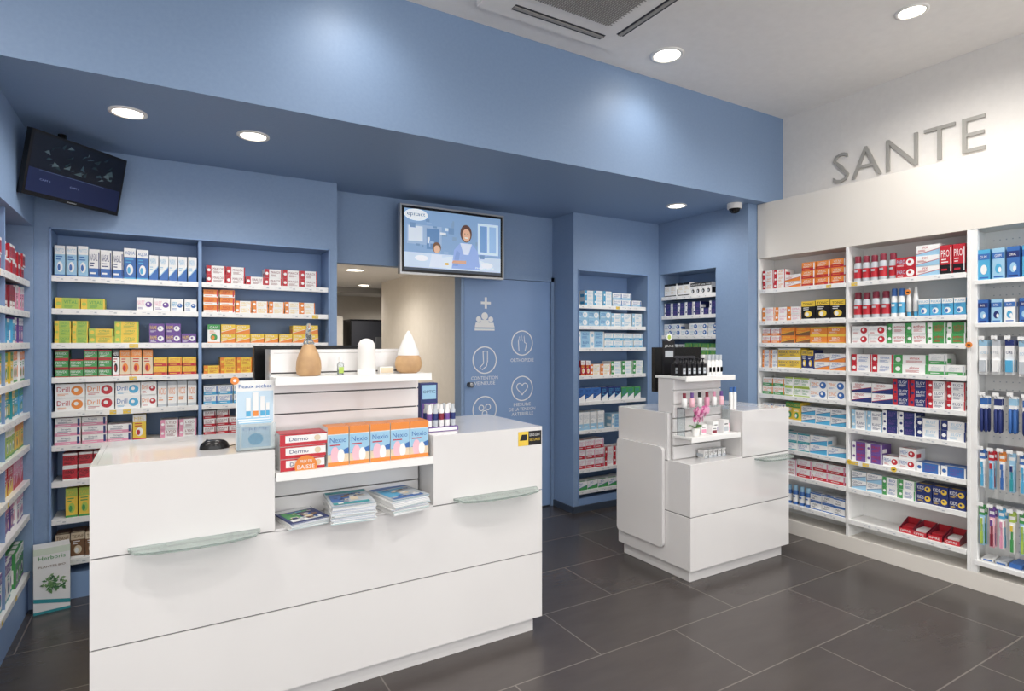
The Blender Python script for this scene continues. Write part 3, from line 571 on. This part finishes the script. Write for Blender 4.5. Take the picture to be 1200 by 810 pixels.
for i in range(3):
    z=.9005+i*.047; w_=.55+.006*i
    m.ob(f,.385,w_,z,z+.0455,-.11,-.006*i,PRINT,'W'); dd=-.006*i+.0007
    m.quad(f,.385,w_,z,z+.012,dd,PRINT,'R'); m.quad(f,.385,w_,z+.040,z+.0455,dd,PRINT,'R'); m.quad(f,.385,.405,z,z+.0455,dd+.0003,PRINT,'R'); m.text(f,.42,z+.018,dd,.07,.014,'Dermo',PRINT,'N'); m.disc(f,.525,z+.025,dd+.0003,.012,.012,PRINT,'E',12)
m.ob(f,.385,.556,1.0415,1.0425,-.11,-.012,PRINT,'R')
m.disc(f,.475,.918,.022,.042,.042,PRINT,'O',28); m.text(f,.443,.908,.0228,.064,.016,'BAISSE',PRINT,'W'); m.text(f,.453,.932,.0228,.044,.011,'PRIX EN',PRINT,'W')
m.build('medicine_boxes')
m=MB()
for i in range(5):
    u=.563+i*.0865; z=.9005; h=.155
    m.ob(f,u,u+.083,z,z+h,-.10,-.002,PRINT,'W')
    m.quad(f,u,u+.083,z+h*.82,z+h,-.0013,PRINT,'O'); m.quad(f,u,u+.083,z,z+h*.80,-.0015,PRINT,'L'); m.quad(f,u,u+.083,z,z+h*.3,-.0013,PRINT,'E'); m.poly(f,[(u,z+h*.3),(u+.083,z+h*.3),(u+.083,z+h*.46),(u+.05,z+h*.38)],-.0013,PRINT,'B')
    m.disc(f,u+.028,z+h*.28,-.0009,.017,.034,PRINT,'F',18); m.disc(f,u+.052,z+h*.25,-.0005,.014,.028,PRINT,'W'); m.text(f,u+.008,z+h*.6,-.0009,.066,.02,'Nexio',PRINT,'B'); m.quad(f,u,u+.083,z,z+h*.10,-.0003,PRINT,'O'); m.quad(f,u+.008,u+.05,z+h*.52,z+h*.55,-.0009,PRINT,'R')
    m.ob(f,u,u+.083,z+h,z+h+.001,-.10,-.002,PRINT,'O')
m.build('plaster_boxes')
# magazines
m=MB()
def mag(cx,cy,n,ang,cols,w=.15,h=.2,zb=z2+.0065):
    for i in range(n):
        f=Fr((cx+R.uniform(-.004,.004),cy+R.uniform(-.004,.004),zb+i*.0052),).rot(0,0,0,ang+R.uniform(-.06,.06))
        m.ob(f,-w/2,w/2,0,.0048,-h/2,h/2,PRINT,'W' if i<n-1 else cols[0])
        for q in range(2): m.ob(f,-w/2+.0,w/2,.0012+q*.002,.0018+q*.002,h/2,h/2+.0004,PRINT,R.choice(['B','S','T','S']))
    zz=.0055
    def P(a,b_,c_,d_,cc,k=0): m.add([f.p(a,zz+k,b_),f.p(a,zz+k,d_),f.p(c_,zz+k,d_),f.p(c_,zz+k,b_)],[(0,1,2,3)],PRINT,cc)
    P(-w/2+.004,-h/2+.004,w/2-.004,-h/2+.04,cols[1]); P(-w/2+.01,-h/2+.05,w/2-.03,h/2-.05,cols[2]); P(-.01,-h/2+.07,w/2-.01,h/2-.02,cols[0],.0004); P(-w/2+.01,h/2-.04,w/2-.02,h/2-.01,cols[1],.0008); P(0,0,.03,.05,'E',.0012)
    for k in range(22):
        a_=R.uniform(-w/2+.01,w/2-.04); b_=R.uniform(-h/2+.05,h/2-.03); P(a_,b_,a_+R.uniform(.01,.03),b_+R.uniform(.005,.02),R.choice(['E','B','C','S','N','H','W','S']),.0014+k*.0001)
mag(.47,2.40,5,.16,'NWG',.15,.19); mag(.655,2.385,14,-.10,'STB',.17,.22); mag(.865,2.395,12,.16,'SBC',.17,.22)
m.build('magazine_stacks')
m=MB(); vs=[];fs=[];N=20;K=6
for j in range(K+1):
    ph=j/K*math.pi/2
    for i in range(N):
        t_=2*math.pi*i/N; vs.append((.17+.052*math.cos(t_)*math.cos(ph)**.6,2.50+.032*math.sin(t_)*math.cos(ph)**.6,.9905+.034*math.sin(ph)))
for j in range(K):
    for i in range(N): i2=(i+1)%N; fs.append((j*N+i,j*N+i2,(j+1)*N+i2,(j+1)*N+i))
m.add(vs,fs,BLACK,None,True); m.add(vs[:N],[tuple(reversed(range(N)))],BLACK); m.lathe(FT,.145,1.018,-2.50,[(.004,0),(.006,.004),(.004,.008)],DGREY,n=10); m.tube([(.22,2.5,.995),(.27,2.55,.993),(.33,2.66,.993),(.4,2.76,.993)],.002,BLACK,n=6); m.build('computer_mouse')
# brochure holder
m=MB(); f=Fr((.235,2.40,.9905)); w=.135
m.ob(f,0,w,0,.003,-.06,.03,CLEAR); m.ob(f,0,w,.003,.26,-.012,-.008,PRINT,'W'); m.quad(f,.004,w-.004,.10,.22,-.0074,PRINT,lin('c6dcec')); m.text(f,.010,.232,-.0066,.115,.014,'Peaux sèches',PRINT,'B')
for a_,b_,hh in ((.035,.016,.08),(.058,.02,.10),(.085,.016,.085),(.105,.012,.06)): m.ob(f,a_,a_+b_,.115,.115+hh,-.0066,-.004,PRINT,'W'); m.quad(f,a_,a_+b_,.125,.145,-.0034,PRINT,'O' if b_>.018 else 'C')
m.ob(f,0,w,.003,.10,.024,.027,CLEAR)
for i in range(6): m.ob(f,.004+.0015*i,.116+.0015*i,.004,.12-.004*i,-.005+.005*i,-.001+.005*i-.001,PRINT,'W' if i%2 else 'L')
m.quad(f,.016,.116,.012,.09,.0235,PRINT,lin('b9d3e6')); m.text(f,.02,.075,.0238,.09,.010,'CREME',PRINT,'B'); m.disc(f,.065,.042,.0238,.026,.022,PRINT,'C')
m.disc(f,-.004,.262,-.004,.015,.015,PRINT,'O',16); m.disc(f,-.004,.262,-.0034,.006,.006,PRINT,'W',12)
m.build('brochure_holder')
m=MB(); f=Fr((1.02,2.44,.9905)); m.ob(f,0,.15,0,.02,-.09,0,PRINT,'V'); m.quad(f,.005,.145,.003,.017,.0007,PRINT,'W'); m.ob(f,0,.15,.02,.035,-.09,-.085,PRINT,'V')
for i in range(5):
    for j in range(2): 
        u=.016+i*.029; m.lathe(f,u,.021,-.02-.04*j,[(.012,0),(.0125,.03),(.012,.075),(.008,.08),(.008,.10)],PRINT,'WSW'[(i+j)%3],12); m.lathe(f,u,.021,-.02-.04*j,[(.0128,.03),(.0128,.06)],PRINT,'VNM'[(i+j)%3],12)
m.build('lip_balm_display')
m=MB(); f=Fr((1.10,2.72,.9905)); m.ob(f,0,.09,0,.2,-.05,0,PRINT,'N'); m.quad(f,.008,.082,.12,.19,.0007,PRINT,'L'); m.text(f,.012,.15,.0014,.066,.014,'OPTIC',PRINT,'N'); m.quad(f,.008,.082,.02,.1,.0007,PRINT,'V'); m.disc(f,.045,.06,.0014,.025,.025,PRINT,'L'); m.build('counter_display_carton')
m=MB(); f=Fr((-.565,3.80,0)).rot(0,0,0,.16); h=.335; w=.15
m.ob(f,0,w,0,h,-.10,0,PRINT,'W'); e=.0008
m.quad(f,0,w,h*.9,h,e,PRINT,lin('d9e4d4')); m.text(f,.02,h*.82,e*2,.11,.020,'Herboris',PRINT,'G'); m.poly(f,[(0,h*.25),(0,h*.19),(w,h*.09),(w,h*.15)],e,PRINT,'T'); m.quad(f,0,w,0,h*.04,e,PRINT,'T')
for i in range(60):
    a=R.uniform(0,6.28); rr_=R.uniform(.0,.045); cx=.078+rr_*math.cos(a); cz=h*.44+rr_*1.1*math.sin(a); L_=.024
    b_=R.uniform(0,6.28); m.poly(f,[(cx,cz),(cx+L_*math.cos(b_-.4)*.6,cz+L_*math.sin(b_-.4)*.6),(cx+L_*math.cos(b_),cz+L_*math.sin(b_)),(cx+L_*math.cos(b_+.4)*.6,cz+L_*math.sin(b_+.4)*.6)],e*2+i*.00003,PRINT,R.choice([lin('4f7f4f'),lin('6f9a5f'),lin('86a878'),lin('3f6a4a')]))
m.text(f,.02,h*.70,e*2,.11,.010,'PLANTES BIO',PRINT,'H')
sf=Fr(f.p(w,0,0),a=-f.n,n=f.a); m.quad(sf,.005,.095,h*.05,h*.95,e,PRINT,lin('7fb894')); m.text(sf,.015,h*.75,e*2,.07,.014,'Herboris',PRINT,'W'); m.quad(sf,.015,.085,h*.2,h*.3,e*2,PRINT,'W')
m.build('herbal_product_carton')
# ---------------------------------------------------------------- counter 2 items
m=MB(); f=Fr((0,2.44,1.1905))
for i in range(5):
    for j in range(2):
        u=2.665+i*.044; d_=-.015-.06*j; m.ob(f,u-.016,u+.016,0,.072,d_-.032,d_,PRINT,'K'); m.quad(f,u-.011,u+.011,.015,.05,d_+.0007,PRINT,'S'); m.quad(f,u-.008,u+.008,.03,.034,d_+.0012,PRINT,'K'); m.lathe(f,u,.072,d_-.015,[(.008,0),(.008,.012),(.004,.014),(.004,.026),(.010,.027),(.010,.034)],PRINT,'K',10)
m.build('cosmetic_bottles')
m=MB()
for i in range(4):
    for j in range(2): m.lathe(f,2.893+i*.034,0,-.03-.045*j,[(.014,0),(.0148,.004),(.0148,.085),(.008,.095)],PRINT,'W',12); m.lathe(f,2.893+i*.034,0,-.03-.045*j,[(.013,.095),(.013,.125)],PRINT,'SW'[j],12); m.quad(f,2.883+i*.034,2.903+i*.034,.02,.05,-.03+.0155,PRINT,'K')
m.build('lotion_bottles')
m=MB(); f3=Fr((2.655,2.60,1.1905)); m.ob(f3,0,.11,0,.01,-.035,0,BLACK); m.ob(f3,.005,.105,.01,.215,-.028,-.02,PRINT,'K'); m.text(f3,.018,.17,-.019,.074,.016,'JEUNE',PRINT,'W'); m.quad(f3,.02,.09,.11,.15,-.019,PRINT,'S'); m.disc(f3,.055,.235,-.019,.024,.024,PRINT,'W'); m.disc(f3,.055,.235,-.0185,.014,.014,PRINT,'D'); m.build('display_sign')
m=MB(); f=Fr((0,2.42,.8405))
def cos(u,w,h,d0,c1,c2): 
    m.ob(f,u,u+w,0,h,d0-.05,d0,PRINT,c1); m.quad(f,u+w*.1,u+w*.9,h*.15,h*.5,d0+.0007,PRINT,c2); m.quad(f,u+w*.2,u+w*.8,h*.65,h*.72,d0+.0007,PRINT,'K')
for i,(a_,b_,c_) in enumerate((( 'W','P',.06),('W','M',.05),('W','V',.07),('W','S',.08),('F','S',.05))): cos(2.77+i*.052,.048,c_,.035 if i%2 else .0,a_,b_)
m.ob(f,2.63,3.03,.16,.165,-.06,-.0,CLEAR); m.ob(f,2.63,2.634,0,.16,-.06,0,CLEAR); m.ob(f,3.026,3.03,0,.16,-.06,0,CLEAR)
for i in range(6): m.lathe(f,2.66+i*.065,.1655,-.03,[(.014,0),(.016,.004),(.016,.05),(.008,.055)],PRINT,'WFWPWF'[i],12); m.lathe(f,2.66+i*.065,.2205,-.03,[(.010,0),(.010,.03)],PRINT,'MVKMPV'[i],12)
for i in range(2): m.lathe(f,3.075+i*.035,.1300,-.03,[(.012,0),(.0125,.1),(.009,.11)],PRINT,'W',12); m.lathe(f,3.075+i*.035,.2400,-.03,[(.010,0),(.010,.03)],PRINT,'B',12)
m.build('cosmetic_display')
# orchid
m=MB(); GREEN=mat('leaf_green','4d7a3a',rough=.5); bx,by,bz=2.695,2.395,.8405
m.lathe(Fr((bx,by,bz)),0,0,0,[(.018,0),(.024,.045),(.023,.047)],MATW,n=16)
for k,a_ in enumerate((0.3,2.2,3.8,5.2)):
    q=Vector((math.cos(a_),math.sin(a_)*.4,0)); m.add([Vector((bx,by,bz+.045)),Vector((bx,by,bz+.065))+q*.035+Vector((0,0.01,0)),Vector((bx,by,bz+.06))+q*.07,Vector((bx,by,bz+.06))+q*.035-Vector((0,0.012,0))],[(0,1,2,3)],GREEN)
for sx in (-1,1,.3):
    pts=[Vector((bx+sx*.05*t_*(1.6-t_)*1.3,by-.04*t_,bz+.045+.20*t_-.08*t_*t_)) for t_ in [i/8 for i in range(9)]]
    m.tube(pts,.0018,GREEN,n=6)
    for p_ in pts[3:]:
        ff=Fr(p_+Vector((R.uniform(-.01,.01),-.006,R.uniform(-.008,.008)))).rot(0,0,0,R.uniform(-.6,.6))
        for k in range(5):
            a_=k*2*math.pi/5+.3; m.disc(ff,.012*math.cos(a_),.012*math.sin(a_),.0004*k,.010,.010,PRINT,lin('c85a92') if k%2 else lin('e3a3c2'),10)
        m.disc(ff,0,0,.003,.004,.004,PRINT,'M',8)
m.build('potted_orchid')
m=MB(); f=Fr((3.12,2.60,.9705)); m.ob(f,0,.07,0,.02,-.14,0,BLACK); m.ob(f,.005,.065,.02,.028,-.06,-.01,DGREY); m.build('card_terminal',.003,2)
m=MB(); f=Fr((0,Y0,z2+.0065))
for i in range(5): prod(m,f,2.80+.04*i,2.835+.04*i,0,.05,-.13,-.08,'WSK','SOIN','a')
m.build('sample_boxes')
# ---------------------------------------------------------------- world + camera
w=bpy.data.worlds.new('world'); sc.world=w; w.use_nodes=True; bg=w.node_tree.nodes['Background']; bg.inputs[0].default_value=(.97,.98,1,1); bg.inputs[1].default_value=2.8
cam=bpy.data.cameras.new('camera'); co=bpy.data.objects.new('camera',cam); sc.collection.objects.link(co)
cam.sensor_width=36; cam.lens=684/1200*36; cam.shift_y=-5/1200; cam.clip_start=.02
co.location=(0,0,1.4); co.rotation_euler=(math.radians(90),0,math.radians(-30.9)); sc.camera=co
sc.view_settings.view_transform='Standard'
